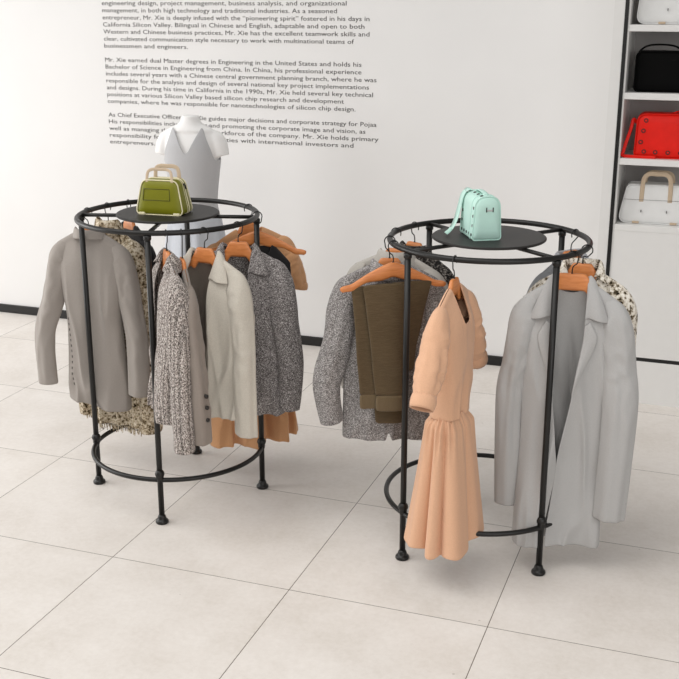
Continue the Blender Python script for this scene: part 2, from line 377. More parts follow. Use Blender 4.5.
# ------------------------------------------------------------------ garments
class Garment:
    def __init__(g, c, phi, name, label, cat, group, L=.8, sw=.172, drop=.06, nw=.06, W=None, D=None, gi=None, go=None,
                 face=-1, seed=1, amp=.014, nd=.07, fr=5.0, tw=0, dz=0, hem=None, backneck=.012, dr=0, nsq=2):
        g.nsq = nsq
        g.L, g.sw, g.drop, g.nw = L, sw, drop, nw
        g.W = W or [(0, sw), (-.2, sw+.0), (-L, sw+.02)]
        g.D = D or [(0, .02), (-.06, .045), (-.25, .055), (-L, .06)]
        g.gi, g.go, g.face, g.amp, g.nd, g.fr, g.bn = gi, go, face, amp, nd, fr, backneck
        rnd = random.Random(seed); g.rnd = rnd
        g.w = [(fr*rnd.uniform(.55, 1.6), rnd.uniform(-.8, .8), rnd.uniform(0, 6.28), rnd.uniform(.4, 1)) for _ in range(5)]
        g.w2 = [(fr*rnd.uniform(.55, 1.6), rnd.uniform(-.8, .8), rnd.uniform(0, 6.28), rnd.uniform(.4, 1)) for _ in range(5)]
        g.off = seed*3.17
        g.hem = hem or (lambda s, fr: 0)
        a = RAD(phi); g.base = Z0+dz-L; r = RR+dr
        g.t = thing(name, label, cat, (c[0]+r*cos(a), c[1]+r*sin(a), Z0+dz-L), a+RAD(tw), group)
    def up(g, p): return (p[0], p[1], p[2]+g.L)
    def fold(g, x, z, front):
        o = g.off+(0 if front else 37.3)
        q = 0
        for f, d, p, a in (g.w if front else g.w2)[:3]:
            q += a*sin(2*pi*(x*f+.35*d*z)+p)
        q /= 2.2
        n1 = noise.noise(Vector((x*g.fr*1.9+o, z*1.3, o*.7)))
        n2 = noise.noise(Vector((x*g.fr*4.2+o, z*2.6+.8*n1, o*1.3+5)))
        n3 = noise.noise(Vector((x*9+o, z*7+6*abs(x)+o, 9.1)))
        return .55*q+1.1*((1-min(1, 2.2*abs(n1)))**1.6)-.4+.55*((1-min(1, 2.0*abs(n2)))**1.8)-.2+.10*n3
    def zt(g, x, front):
        ax = abs(x)
        if ax >= g.nw: return -g.drop*((ax-g.nw)/(g.sw-g.nw))**1.15
        k = sqrt(max(0, 1-(ax/g.nw)**g.nsq))
        return -(g.nd if front else g.bn)*k
    def y(g, x, z, front):
        w = interp(g.W, z); s = min(1, abs(x)/w)
        prof = max(0, 1-s**2.6)**.5
        d = interp(g.D, z)*prof
        top = sstep(0, .16, -z-max(0, g.drop*(abs(x)-g.nw)/(g.sw-g.nw))+.02)
        d *= .25+.75*top
        d = max(d, .013*min(1, prof*1.5)) if abs(x) > g.nw*.9 else d
        A = 1.35*g.amp*sstep(.04, .40, -z)*(.45+.55*min(1, -z/g.L))*min(1, prof*1.6)
        d += A*g.fold(x, z, front)
        return (g.face if front else -g.face)*d
    def body(g, mat, name='body', lining=None, nv=46, solid=.0035):
        rows = []; openf = g.gi is not None
        NS = 26
        for i in range(nv):
            v = (i/(nv-1))**1.15; row = []
            cols = []
            if openf:
                for k in range(NS+1): cols.append(('L', k/NS))
                for k in range(1, 2*NS): cols.append(('B', -1+k/NS))
                for k in range(NS+1): cols.append(('R', 1-k/NS))
            else:
                for k in range(2*NS): cols.append(('F', 1-k/NS))
                for k in range(2*NS): cols.append(('B', -1+k/NS))
            for kind, s in cols:
                z0 = -v*g.L
                for _ in range(2):
                    w = interp(g.W, z0)
                    if kind == 'L': gg = interp(g.gi, z0); x = -(gg+(w-gg)*s)
                    elif kind == 'R': gg = interp(g.go, z0); x = gg+(w-gg)*s
                    else: x = s*w
                    front = kind != 'B'; xs = x*g.sw/w if w > g.sw else x
                    zt = g.zt(max(-g.sw, min(g.sw, xs)), front)
                    z0 = zt*(1-v)+v*(-g.L-g.hem(x/w, front))
                yy = g.y(x, z0, front)
                if i == 0 and abs(xs) > g.nw*.95: yy = (1 if yy > 0 else -1)*.0022; z0 += .004
                row.append(g.up((x, yy, z0)))
            rows.append(row)
        b = MB(); b.grid(rows, not openf, flip=(g.face > 0))
        mats = [mat, lining] if lining else [mat]
        return b.build(name, mats, g.t, solid=solid, matoff=1 if lining else 0, sub=1)
    def sleeve(g, side, path, rx, ry, mat, cuffmat=None, wr=.17, n=46, name='sleeve', seed=0, cuff=0, puff=0, lining=None):
        """path in (out, y-front, z); rx across, ry front-back tables by fraction."""
        P = bez(path, n); rows = []; rnd = random.Random(seed+7); ph = [rnd.uniform(0, 6.28) for _ in range(6)]
        P = [Vector((side*p[0], g.face*p[1], p[2])) for p in P]
        NSEG = 28; crow = []
        for i, p in enumerate(P):
            f = i/(n-1)
            t = (P[min(i+1, n-1)]-P[max(i-1, 0)]).normalized()
            a = Vector((0, 1, 0)); a = (a-t*a.dot(t)).normalized(); bb = t.cross(a)
            x_, y_ = interp([(-k, v) for k, v in rx], -f), interp([(-k, v) for k, v in ry], -f)
            r = []
            for k in range(NSEG):
                th = 2*pi*k/NSEG
                k1 = noise.noise(Vector((cos(th)*1.3+ph[0], sin(th)*1.3, f*2.2+ph[1]))); k2 = noise.noise(Vector((cos(th)*1.6+ph[2], sin(th)*1.6+f*3, f*7+ph[3])))
                m = 1+wr*sstep(.10, .35, f)*(2.6*(.35-abs(k1))*1.3+1.6*(.3-abs(k2))*(1-.6*abs(2*f-1.1))+.35*sin(2*th+5*f+ph[4]))
                lens = abs(cos(th))**(.45*sstep(.25, .6, f)*(1-.5*puff))
                crease = .012*sstep(.3, .5, f)*sstep(1.02, .8, f)*(1-min(1, 3*abs(noise.noise(Vector((f*9+ph[5], sin(th)*1.5+ph[4], cos(th)*.4))))))**2
                r.append(g.up(p+a*(y_*cos(th)*m*lens+crease*(1 if cos(th) > 0 else -1)*abs(cos(th)))+bb*x_*sin(th)*(1+(m-1)*.45)))
            rows.append(r)
        b = MB(); b.grid(rows, True, flip=True, cap0=True)
        o = b.build(name, [mat, lining] if lining else mat, g.t, solid=.004, sub=1, matoff=1 if lining else 0)
        g.last = (rows, P); return o
    def collar(g, mat, spread=.05, fall=.05, stand=.028, reach=128, point=.05, rows=7, name='collar', nd=.045, back=0.0):
        R = []; n = 41; nw = g.nw+.004
        for i in range(n):
            t = -1+2*i/(n-1); a = RAD(reach)*t; q = abs(t)
            fr = max(0, q*reach-90)/max(1, reach-90)        # 0 at shoulder, 1 at the front end
            nx = 1 if t > 0 else -1
            if abs(a) <= pi/2:
                x = nw*sin(abs(a))*nx; y = -.034*cos(a); z = -back+(.006+back)*sin(abs(a))**2
            else:
                z = .006-nd*fr**1.1
                gp = interp(g.go if nx > 0 else g.gi, z) if g.gi else nw*.75
                x = (nw+(gp-nw)*sstep(0, 1, fr))*nx
                k = sstep(0, .4, fr); y = k*(abs(g.y(x, z, True))+.003)
            p0 = Vector((x, g.face*y, z))
            outx = (spread*sstep(.25, .62, q)+point*fr)*nx
            outz = -fall*(1-.85*fr)+.008*(1-sstep(.0, .5, q))-spread*.35*sstep(.25, .62, q)*(1-fr)
            outy = -.030*(1-sstep(.2, .7, q))+.004*fr
            p2 = p0+Vector((outx, g.face*outy, outz))
            if fr > 0:
                k = sstep(0, .35, fr); ys = abs(g.y(p2.x, min(p2.z, -.02), True))+.007
                p2.y = g.face*((1-k)*abs(p2.y)+k*ys)
            p1 = p0+Vector((outx*.12, g.face*outy*.25, stand*(1-.35*fr)))
            pm = p0+Vector((outx*.6, g.face*(outy*.8+.016*fr), stand*.35*(1-.6*fr)+outz*.28))
            crv = bez([p0, p1, pm, p2], rows)
            R.append([g.up(c) for c in crv])
        b = MB(); b.grid(R, flip=(g.face > 0)); return b.build(name, mat, g.t, solid=.003, sub=1)
    def lapel(g, side, zn, zb, wid, mat, off=.011, name='lapel', notch=.8):
        gg = g.go if side > 0 else g.gi; R = []; n = 16; mcols = 7
        for i in range(n):
            a = i/(n-1); z = zb+(zn-zb)*a
            wd = wid*(sstep(-.05, notch, a)**.9 if a <= notch else 1-.62*((a-notch)/(1-notch)))
            r = []
            for k in range(mcols):
                q = k/(mcols-1); x = interp(gg, z)+wd*q
                zz = z+.018*q*a
                lift = off*(.35+1.1*sin(pi*min(1, q*.75+.12))*min(1, .3+wd/wid))
                r.append(g.up((side*x, g.y(side*x, zz, True)+g.face*lift, zz)))
            R.append(r)
        b = MB(); b.grid(R, flip=(side*g.face < 0)); return b.build(name, mat, g.t, solid=.003, sub=1)
    def button(g, side, x, z, mat, r=.010, off=.004, name='button'):
        y = g.y(x, z, True); c = Vector(g.up((x, y+g.face*off, z)))
        b = MB(); rows = []
        for rr, d in ((0.001, .004), (r*.7, .004), (r, .002), (r, -.003)):
            rows.append([c+Vector((rr*cos(2*pi*k/14), g.face*d, rr*sin(2*pi*k/14))) for k in range(14)])
        b.grid(rows, True, flip=g.face > 0); return b.build(name, mat, g.t)

def std_sleeve(out, L, sway=0, y0=0, sw=.172, bend=.012, dd=.010):
    return [(sw-.058, y0, -.094-dd), (sw-.027, y0, -.102-dd), (sw-.003, y0+.002, -.172-dd*.6), (sw+.010+out*.35, y0+sway*.35, -.33),
            (sw+.014+out*.75+bend, y0+sway*.8, -.50), (sw+.014+out, y0+sway, -L)]
SRX = [(0, .056), (.09, .058), (.2, .052), (.5, .049), (1, .045)]
SRY = [(0, .012), (.08, .018), (.2, .032), (.45, .040), (.7, .036), (1, .033)]

JG = 'jackets and dresses on the left rack'; RG = 'jackets and dresses on the right rack'

# ---- left rack
# 1 taupe jacket seen from the back
hanger(LC, 184, 'wooden hanger inside the collar of the plain taupe jacket')
g = Garment(LC, 184, 'taupe_jacket', 'plain taupe jacket hung back towards us around the left leg of the rack', 'jacket', JG, L=.815, seed=3,
            W=[(0, .172), (-.18, .166), (-.40, .140), (-.815, .160)], D=[(0, .03), (-.06, .04), (-.3, .055), (-.8, .062)],
            gi=[(0, .05), (-.2, .02), (-.8, .01)], go=[(0, .05), (-.2, .02), (-.8, .01)], amp=.036, fr=3.0, hem=lambda s, f: -.018*s+.006)
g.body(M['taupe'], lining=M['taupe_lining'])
g.collar(M['taupe'], spread=.015, fall=.025, stand=.018, reach=110, point=.0)
g.sleeve(1, std_sleeve(.065, .735, -.03, bend=.02), SRX, SRY, M['taupe'], seed=3)
P = g.last[1]; b = MB()
for k in range(9):
    q = P[24+2*k]; c = Vector(g.up((q.x-.030, q.y+.027, q.z))); b.tube([c, c+Vector((.001, .0006, -.009))], .0016, 6)
b.build('stitching', M['button_dark'], g.t); b = MB()
for k in range(13):
    z = -.40-.026*k; x = .118-.0012*k; b.tube([g.up((x, g.y(x, z, False)+.0015, z)), g.up((x-.0006, g.y(x, z-.011, False)+.0015, z-.011))], .0016, 6)
b.build('stitching', M['button_dark'], g.t)
g.sleeve(-1, std_sleeve(.035, .75, -.035), SRX, SRY, M['taupe'], seed=1)

# 2 cream tweed jacket
hanger(LC, 163, 'wooden hanger behind the taupe jacket, holding the cream tweed jacket')
g = Garment(LC, 163, 'tweed_jacket', 'cream, brown and black flecked tweed jacket behind the taupe jacket', 'jacket', JG, L=.95, seed=5,
            W=[(0, .175), (-.2, .175), (-.93, .21)], amp=.03, fr=4.2, sw=.175)
g.body(M['tweed_cream']); g.collar(M['tweed_cream'], spread=.02, fall=.03, stand=.04, reach=115, point=.02)
for sd in (1, -1): g.sleeve(sd, std_sleeve(.02, .965, .0, sw=.18), SRX, [(0, .035), (.2, .05), (1, .055)], M['tweed_cream'], seed=sd+4)
for fr in (True, False):
    b = MB()
    for k in range(60):
        x = (-1+2*k/59)*.2; p = g.up((x, g.y(x, -.95, fr), -.95)); d = random.Random(k+fr*99)
        b.tube([p, (p[0]+d.uniform(-.006, .006), p[1]+d.uniform(-.006, .006), p[2]-.02-d.uniform(0, .014))], [.004, .002], 5)
    b.build('hem_fringe', M['tweed_cream'], g.t)

# 3 black top
hanger(LC, 146, 'wooden hanger of the black blouse, beyond the cream tweed jacket')
g = Garment(LC, 146, 'black_blouse', 'black blouse with narrow shoulders between the cream tweed jacket and the marl cardigan', 'blouse', JG, L=.55, seed=8,
            W=[(0, .165), (-.2, .16), (-.55, .16)], D=[(0, .02), (-.3, .03), (-.55, .03)], sw=.165, amp=.012)
g.body(M['black_cloth'])
for sd in (1, -1): g.sleeve(sd, [(.125, 0, -.11), (.16, 0, -.12), (.18, 0, -.2), (.185, 0, -.30)], [(0, .05), (1, .045)], [(0, .025), (1, .035)], M['black_cloth'], seed=sd)

# 4 marl cardigan (seen edge-on)
hanger(LC, -63, 'wooden hanger seen end-on in the neck of the marl cardigan', tw=14)
g = Garment(LC, -63, 'knit_cardigan', 'black and white marl ribbed cardigan seen edge-on beside the front leg', 'cardigan', JG, L=.68, seed=11, tw=14,
            W=[(0, .172), (-.2, .17), (-.66, .175)], D=[(0, .03), (-.06, .05), (-.3, .06), (-.66, .07)],
            gi=[(0, .055), (-.25, .03), (-.66, .05)], go=[(0, .055), (-.25, .03), (-.66, .06)], amp=.03, fr=4)
g.body(M['knit']); g.collar(M['knit'], spread=.03, fall=.045, stand=.02, reach=125, point=.03, back=.03)
g.sleeve(1, std_sleeve(.0, .785, .005, bend=0), [(0, .056), (.1, .058), (.3, .050), (.8, .046), (1, .045)], [(0, .016), (.1, .026), (.3, .044), (.8, .042), (1, .040)], M['knit'], seed=3, wr=.10)
g.sleeve(-1, std_sleeve(.0, .70, 0), SRX, SRY, M['knit'], seed=4)

# 5 mushroom blazer, only its cuff and hem show
hanger(LC, -54, 'wooden hanger of the mushroom blazer between cardigan and beige jacket', dz=-.035)
g = Garment(LC, -54, 'mushroom_blazer', 'mushroom coloured blazer with three dark cuff buttons between cardigan and beige jacket', 'jacket', JG, L=.68, seed=14, dz=-.04,
            W=[(0, .160), (-.2, .155), (-.70, .165)], D=[(0, .02), (-.3, .028), (-.70, .03)], amp=.012, sw=.16)
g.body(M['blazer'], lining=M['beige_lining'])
g.sleeve(-1, std_sleeve(.0, .70, 0, sw=.155), SRX, [(0, .012), (1, .03)], M['blazer'], seed=7)
g.sleeve(1, std_sleeve(.0, .715, -.02, sw=.155), SRX, [(0, .012), (.2, .03), (1, .038)], M['blazer'], seed=6)
P = g.last[1]
for k in range(3):
    c = Vector(g.up(P[-6-2*k]))+Vector((.034, .022, 0))
    b = MB(); b.tube([c, c+Vector((.010, .008, 0))], .0085, 12); b.build('button', M['button_dark'], g.t)

# 6 beige jacket, open
hanger(LC, -40, 'wooden hanger inside the open beige jacket', tw=30)
g = Garment(LC, -40, 'beige_jacket', 'open pale beige jacket with a wide pointed collar beside the marl cardigan', 'jacket', JG, L=.69, seed=17, tw=30,
            W=[(0, .175), (-.2, .172), (-.69, .185)], D=[(0, .03), (-.06, .045), (-.3, .055), (-.69, .065)], sw=.175,
            gi=[(0, .056), (-.15, .10), (-.5, .145), (-.69, .165)], go=[(0, .056), (-.2, .035), (-.5, .02), (-.69, -.02)], amp=.036, fr=3.2, backneck=.045)
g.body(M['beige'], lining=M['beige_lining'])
g.collar(M['beige'], spread=.045, fall=.045, stand=.016, reach=136, point=.045, nd=.105, back=.04)
g.sleeve(1, std_sleeve(.01, .76, .02, bend=.0, sw=.175), [(0, .056), (.1, .058), (.3, .050), (1, .050)], SRY, M['beige'], seed=8)
g.sleeve(-1, std_sleeve(.0, .70, 0, sw=.175), SRX, SRY, M['beige'], seed=9)

# 7 grey tweed jacket
hanger(LC, -14, 'wooden hanger inside the open collar of the grey tweed jacket on the left rack', tw=26)
g = Garment(LC, -14, 'tweed_jacket', 'salt and pepper grey tweed jacket with a pointed collar, right of the beige jacket', 'jacket', JG, L=.73, seed=21, tw=26,
            W=[(0, .180), (-.2, .178), (-.70, .20)], D=[(0, .03), (-.06, .045), (-.3, .055), (-.70, .065)], sw=.18,
            gi=[(0, .056), (-.2, .04), (-.4, .01), (-.70, .0)], go=[(0, .056), (-.2, .04), (-.4, .01), (-.70, .01)], amp=.03, fr=3.6, backneck=.045)
g.body(M['tweed_grey'])
g.collar(M['tweed_grey'], spread=.045, fall=.045, stand=.016, reach=136, point=.045, nd=.11, back=.04)
for sd in (1, -1): g.sleeve(sd, std_sleeve(.012, .71, .025, sw=.182), [(0, .056), (.1, .060), (.3, .054), (.8, .056), (1, .046)], SRY, M['tweed_grey'], seed=sd+11)

# 8 dark camisole on a bare shouldered hanger
hanger(LC, 22, 'wooden hanger with its long arm showing past the grey tweed jacket', half=.215, tw=-8, low=.004)
g = Garment(LC, 22, 'black_camisole', 'black camisole mostly hidden between grey tweed jacket and tan dress', 'top', JG, L=.5, seed=23, tw=-8,
            W=[(0, .14), (-.15, .15), (-.5, .16)], D=[(0, .012), (-.3, .025), (-.5, .03)], sw=.14, drop=.09, amp=.012, dz=-.03)
g.body(M['black_cloth'])

# 9 tan dress
hanger(LC, 50, 'wooden hanger in the neck of the tan dress at the back of the left rack')
g = Garment(LC, 50, 'tan_dress', 'tan short sleeved dress hanging at the far side of the left rack', 'dress', JG, L=1.03, seed=26,
            W=[(0, .182), (-.2, .175), (-.45, .155), (-1.03, .235)], D=[(0, .03), (-.06, .04), (-.3, .05), (-1.03, .10)], amp=.055, fr=5.5, sw=.178)
g.body(M['camel2'])
for sd in (1, -1):
    g.sleeve(sd, [(.13, 0, -.118), (.17, 0, -.122), (.21, 0, -.20), (.24, 0, -.30)], [(0, .055), (.3, .06), (.6, .056), (1, .052)], [(0, .016), (.15, .03), (.5, .05), (1, .045)], M['camel2'], seed=sd+30)
    c = Vector(g.up(g.last[1][-1]))
    b = MB(); b.tube([c+Vector((.055*cos(2*pi*k/24), .048*sin(2*pi*k/24), .003-.012*cos(2*pi*k/24)*sd)) for k in range(24)], .018, 10, True, flat=.005, up=(0, 0, 1)); b.build('cuff', M['camel2'], g.t)

# ---- right rack
# long grey coat
hanger(RC, -25, 'wooden hanger inside the open long grey coat', tw=32, bw=1.1)
g = Garment(RC, -25, 'long_coat', 'long plain grey coat hanging open on the right rack', 'coat', RG, L=1.085, seed=31, tw=32, drop=.08,
            W=[(0, .184), (-.2, .172), (-.6, .163), (-1.085, .176)], D=[(0, .028), (-.06, .035), (-.3, .036), (-.7, .036), (-1.05, .055)],
            gi=[(0, .060), (-.2, .062), (-.42, .045), (-.75, .012), (-1.05, .05)], go=[(0, .060), (-.2, .058), (-.42, .03), (-.75, -.015), (-1.05, -.04)], amp=.032, fr=2.8, sw=.184, backneck=.05)
g.body(M['greycoat'], lining=M['greycoat_lining'])
g.collar(M['greycoat'], spread=.045, fall=.05, stand=.016, reach=138, point=.045, nd=.15, back=.045)
for sd in (1, -1): g.lapel(sd, -.165, -.44, .052, M['greycoat'], off=.005)
g.sleeve(1, std_sleeve(.006, .95, .03, sw=.182, dd=.028), [(0, .056), (.1, .058), (.3, .056), (1, .058)], SRY, M['greycoat'], seed=13)
rows, P = g.last
for k in range(3):
    c = Vector(g.up(P[-3-k]))+Vector((.052, .0, .014*k)); b = MB(); b.tube([c, c+Vector((.006, 0, 0))], .009, 12); b.build('button', M['button_grey'], g.t)
g.sleeve(-1, std_sleeve(.008, .94, -.015, sw=.178, dd=.028), SRX, SRY, M['greycoat'], seed=14)

# ivory tweed jacket
hanger(RC, -6, 'wooden hanger of the ivory tweed jacket just behind the long grey coat', tw=8, dz=.012, dr=-.014)
g = Garment(RC, -6, 'tweed_jacket', 'ivory and black flecked tweed jacket just behind the long grey coat', 'jacket', RG, L=.62, seed=34, tw=8, dz=.012, dr=-.014,
            W=[(0, .168), (-.2, .162), (-.62, .16)], D=[(0, .03), (-.06, .04), (-.3, .045), (-.62, .045)], amp=.014, sw=.168)
g.body(M['tweed_cream2']); g.collar(M['tweed_cream2'], spread=.03, fall=.04, stand=.04, reach=125, point=.03)
for sd in (1, -1): g.sleeve(sd, std_sleeve(-.03, .58, .0, sw=.168), SRX, [(0, .035), (.3, .045), (1, .04)], M['tweed_cream2'], seed=sd+15)

# pale blue-grey jacket
hanger(RC, 38, 'wooden hanger at the far side of the right rack, behind the ivory tweed', tw=16, dr=-.02)
g = Garment(RC, 38, 'grey_jacket', 'pale blue grey jacket at the far side of the right rack, behind the coat', 'jacket', RG, L=.66, seed=37, tw=16, dr=-.02,
            W=[(0, .175), (-.2, .172), (-.66, .175)], D=[(0, .03), (-.3, .045), (-.66, .045)], amp=.014, sw=.175)
g.body(M['paleblue']); g.collar(M['paleblue'], spread=.03, fall=.04, stand=.02, reach=125, point=.03)
for sd in (1, -1): g.sleeve(sd, std_sleeve(-.01, .6, .0, sw=.175), SRX, [(0, .035), (1, .04)], M['paleblue'], seed=sd+18)

# peach dress
hanger(RC, -96, 'wooden hanger seen end-on in the neck of the peach dress', bw=.7)
g = Garment(RC, -96, 'peach_dress', 'peach dress with puffed sleeves and a gathered skirt at the front of the right rack', 'dress', RG,
            L=.50, seed=41, sw=.17, drop=.065,
            W=[(0, .17), (-.15, .155), (-.35, .125), (-.50, .100)], D=[(0, .035), (-.06, .055), (-.25, .064), (-.50, .052)], face=1, amp=.02, nd=.135, nw=.045, nsq=5, fr=3, dz=.0)
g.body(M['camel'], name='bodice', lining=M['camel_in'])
for sd in (1, -1):
    g.sleeve(sd, [(.11, 0, -.10), (.145, 0, -.115), (.180, 0, -.185), (.232, 0, -.275), (.276, 0, -.345)], [(0, .052), (.2, .056), (.5, .050), (.8, .048), (1, .036)], [(0, .016), (.15, .030), (.4, .042), (.75, .046), (1, .036)], M['camel'], seed=sd+20, wr=.10, puff=1)
    P_ = g.last[1]; tv = (P_[-1]-P_[-3]).normalized(); bb = tv.cross(Vector((0, 1, 0))); c = Vector(g.up(P_[-1])); R_ = []
    for i in range(6):
        q = i/5; R_.append([c+tv*(-.006+.052*q)+bb*(.038+.004*sin(pi*q)+.0015*(k % 2))*sin(2*pi*k/36)+Vector((0, 1, 0))*(.040+.004*sin(pi*q)+.0015*(k % 2))*cos(2*pi*k/36) for k in range(36)])
    b = MB(); b.grid(R_, True, flip=True); b.build('cuff', M['camel'], g.t, solid=.003)
R_ = []; nth = 180; nr = 46; rnd = random.Random(5)
ph = [rnd.uniform(0, 6.28) for _ in range(8)]
for i in range(nr):
    v = i/(nr-1); z = -.485-.53*v; r = []
    fl = sstep(0, .10, v)
    for k in range(nth):
        th = 2*pi*k/nth
        fine = sin(22*th+ph[0])*.5+sin(31*th+ph[1])*.3
        w1 = th+.22*sin(2*th+ph[5])+.12*sin(3*th+ph[6])+.05*v
        deep = 2.0*abs(sin(3*w1+ph[2]))**.75-1.15+.35*sin(3*th+ph[3]-.3*v)+.12*sin(13*th+ph[4])
        rx = .096+.050*v+.020*fl; ry = .050+.056*v+.022*fl
        m = 1+.08*fine*(1-sstep(0, .4, v))+(.10+.10*v)*deep*fl
        r.append(g.up((rx*m*cos(th), ry*m*sin(th), z+.005*sin(6*th+ph[2])*v-.02*cos(th)*v)))
    R_.append(r)
b = MB(); b.grid(R_, True, flip=True); b.build('skirt', M['camel'], g.t, solid=.003, sub=1)

# brown knit trousers folded over a hanger
hanger(RC, 213, 'wooden hanger with brown knit trousers folded over it', half=.215, low=.0, bw=1.05)
tr = thing('knit_trousers', 'brown ribbed knit trousers folded over a wooden hanger on the right rack', 'trousers', (RC[0]+RR*cos(RAD(213)), RC[1]+RR*sin(RAD(213)), Z0-.68), RAD(213), RG)
def panel(x0, x1, x0b, x1b, ztop, zbot, ych, th, seed, mat, name, cuff=None):
    """a hanging flattened tube of knit; y in local (+y is the camera side here)."""
    R_ = []; n = 30; rnd = random.Random(seed); p = [rnd.uniform(0, 6.28) for _ in range(4)]
    def ring(xa, xb, z, t_, v):
        r = []
        for k in range(40):
            a = 2*pi*k/40; cx, sx = cos(a), sin(a)
            x = (xa+xb)/2+(xb-xa)/2*(abs(cx)**.75)*(1 if cx > 0 else -1)
            y = ych+t_*(abs(sx)**.7)*(1 if sx > 0 else -1)+(.009*sin(34*x+p[0]+1.5*v)+.005*sin(13*v+20*x+p[1]))*min(1, v*1.5)
            r.append((x, y, z+.68))
        return r
    for i in range(n):
        v = i/(n-1); e = v**.8
        R_.append(ring(x0+(x0b-x0)*e, x1+(x1b-x1)*e, ztop+(zbot-ztop)*v, th*(.3+.7*sstep(0, .25, v)), v))
    b = MB(); b.grid(R_, True, cap0=True, cap1=True, flip=True); o = b.build(name, mat, tr, sub=1)
    if cuff:
        R2 = []
        for i in range(8):
            q = i/7; m = .94+.05*sin(pi*q); xm = (x0b+x1b)/2; hw = (x1b-x0b)/2*m
            R2.append(ring(xm-hw, xm+hw, zbot+.006-cuff*q, th*1.02, 1))
        b = MB(); b.grid(R2, True, cap0=True, cap1=True, flip=True); b.build('cuff', M['brown_rib'], o, sub=1)
    return o
panel(-.040, .134, -.062, .074, -.050, -.515, .034, .013, 1, M['brown'], 'trouser_leg', .072)
panel(.08, .172, .056, .134, -.06, -.515, .008, .010, 2, M['brown'], 'trouser_leg', .065)
panel(-.160, .02, -.085, .0, -.050, -.42, .012, .013, 3, M['brown'], 'waist')
panel(-.06, .12, -.070, .06, -.06, -.655, -.014, .009, 4, M['brown'], 'seat')

# pale grey tweed jacket behind the trousers (back towards us)
hanger(RC, 200, 'wooden hanger of the pale grey tweed jacket behind the brown trousers', dz=-.004)
g = Garment(RC, 200, 'tweed_jacket', 'pale grey tweed jacket with a back vent behind the brown trousers', 'jacket', RG, L=.74, seed=44,
            W=[(0, .188), (-.2, .18), (-.74, .19)], D=[(0, .03), (-.06, .04), (-.3, .042), (-.74, .045)], amp=.022, fr=3.0, sw=.188,
            hem=lambda s, f: (-.035 if (not f and abs(s+.02) < .025) else 0))
g.body(M['tweed_pale']); g.collar(M['tweed_pale'], spread=.02, fall=.045, stand=.018, reach=120, point=.02, back=.02)
g.sleeve(1, std_sleeve(.03, .67, -.02, sw=.185, bend=.03), [(0, .056), (.1, .060), (.3, .06), (.7, .056), (1, .042)], SRY, M['tweed_pale'], seed=24)
g.sleeve(-1, std_sleeve(.0, .66, -.02, sw=.19), SRX, SRY, M['tweed_pale'], seed=25)

# stone jacket and black tweed jacket further round
hanger(RC, 176, 'wooden hanger in the stone jacket, second behind the brown trousers')
g = Garment(RC, 176, 'stone_jacket', 'stone coloured jacket showing its shoulder above the pale grey tweed jacket', 'jacket', RG, L=.66, seed=47,
            W=[(0, .188), (-.2, .18), (-.66, .185)], D=[(0, .03), (-.3, .045), (-.66, .045)], amp=.014, sw=.188)
g.body(M['stone']); g.collar(M['stone'], spread=.03, fall=.045, stand=.018, reach=120, point=.02)
for sd in (1, -1): g.sleeve(sd, std_sleeve(-.01, .6, .0, sw=.188), SRX, [(0, .035), (1, .04)], M['stone'], seed=sd+27)
hanger(RC, 154, 'wooden hanger of the black tweed jacket at the far left of the right rack')
g = Garment(RC, 154, 'tweed_jacket', 'black tweed jacket peeking out beyond the stone jacket', 'jacket', RG, L=.62, seed=50,
            W=[(0, .188), (-.2, .18), (-.62, .185)], D=[(0, .03), (-.3, .045), (-.62, .045)], amp=.014, sw=.188)
g.body(M['tweed_black']); g.collar(M['tweed_black'], spread=.03, fall=.04, stand=.018, reach=120, point=.02)
for sd in (1, -1): g.sleeve(sd, std_sleeve(-.01, .56, .0, sw=.188), SRX, [(0, .035), (1, .04)], M['tweed_black'], seed=sd+29)

# ------------------------------------------------------------------ bags
def outline(wb, wt, h, r, n=8):
    """rounded trapezoid in x,z (counter-clockwise seen from -y)."""
    P = [(-wb/2, 0), (wb/2, 0), (wt/2, h), (-wt/2, h)]; out = []
    for i in range(4):
        p, a, c = Vector(P[i]), Vector(P[i-1]), Vector(P[(i+1) % 4])
        rr = r[i]; d0 = (a-p).normalized(); d1 = (c-p).normalized()
        s, e = p+d0*rr, p+d1*rr
        for k in range(n+1):
            t = k/n; q = s*(1-t)**2+p*2*t*(1-t)+e*t*t; out.append((q.x, q.y))
    return out
def scaled(o, sx, cz=0):
    cx = 0; hz = max(p[1] for p in o)/2
    return [(p[0]*sx, hz+(p[1]-hz)*sx) for p in o]
def bag_body(t, o, d, mat, name='bag_body', puff=.0, top_narrow=0):
    """outline swept along y from -d/2 (front) to d/2, edges rounded."""
    R_ = []
    for y, s in ((-d/2-puff, .55), (-d/2-puff*.8, .86), (-d/2+.004, .965), (-d/2+.012, 1), (0, 1.0), (d/2-.012, 1), (d/2-.004, .965), (d/2+puff*.8, .86), (d/2+puff, .55)):
        zmax = max(p[1] for p in o)
        R_.append([(x, y*(1-top_narrow*z/zmax), z) for x, z in scaled(o, s)])
    b = MB(); b.grid(R_, True, cap0=True, cap1=True); return b.build(name, mat, t)
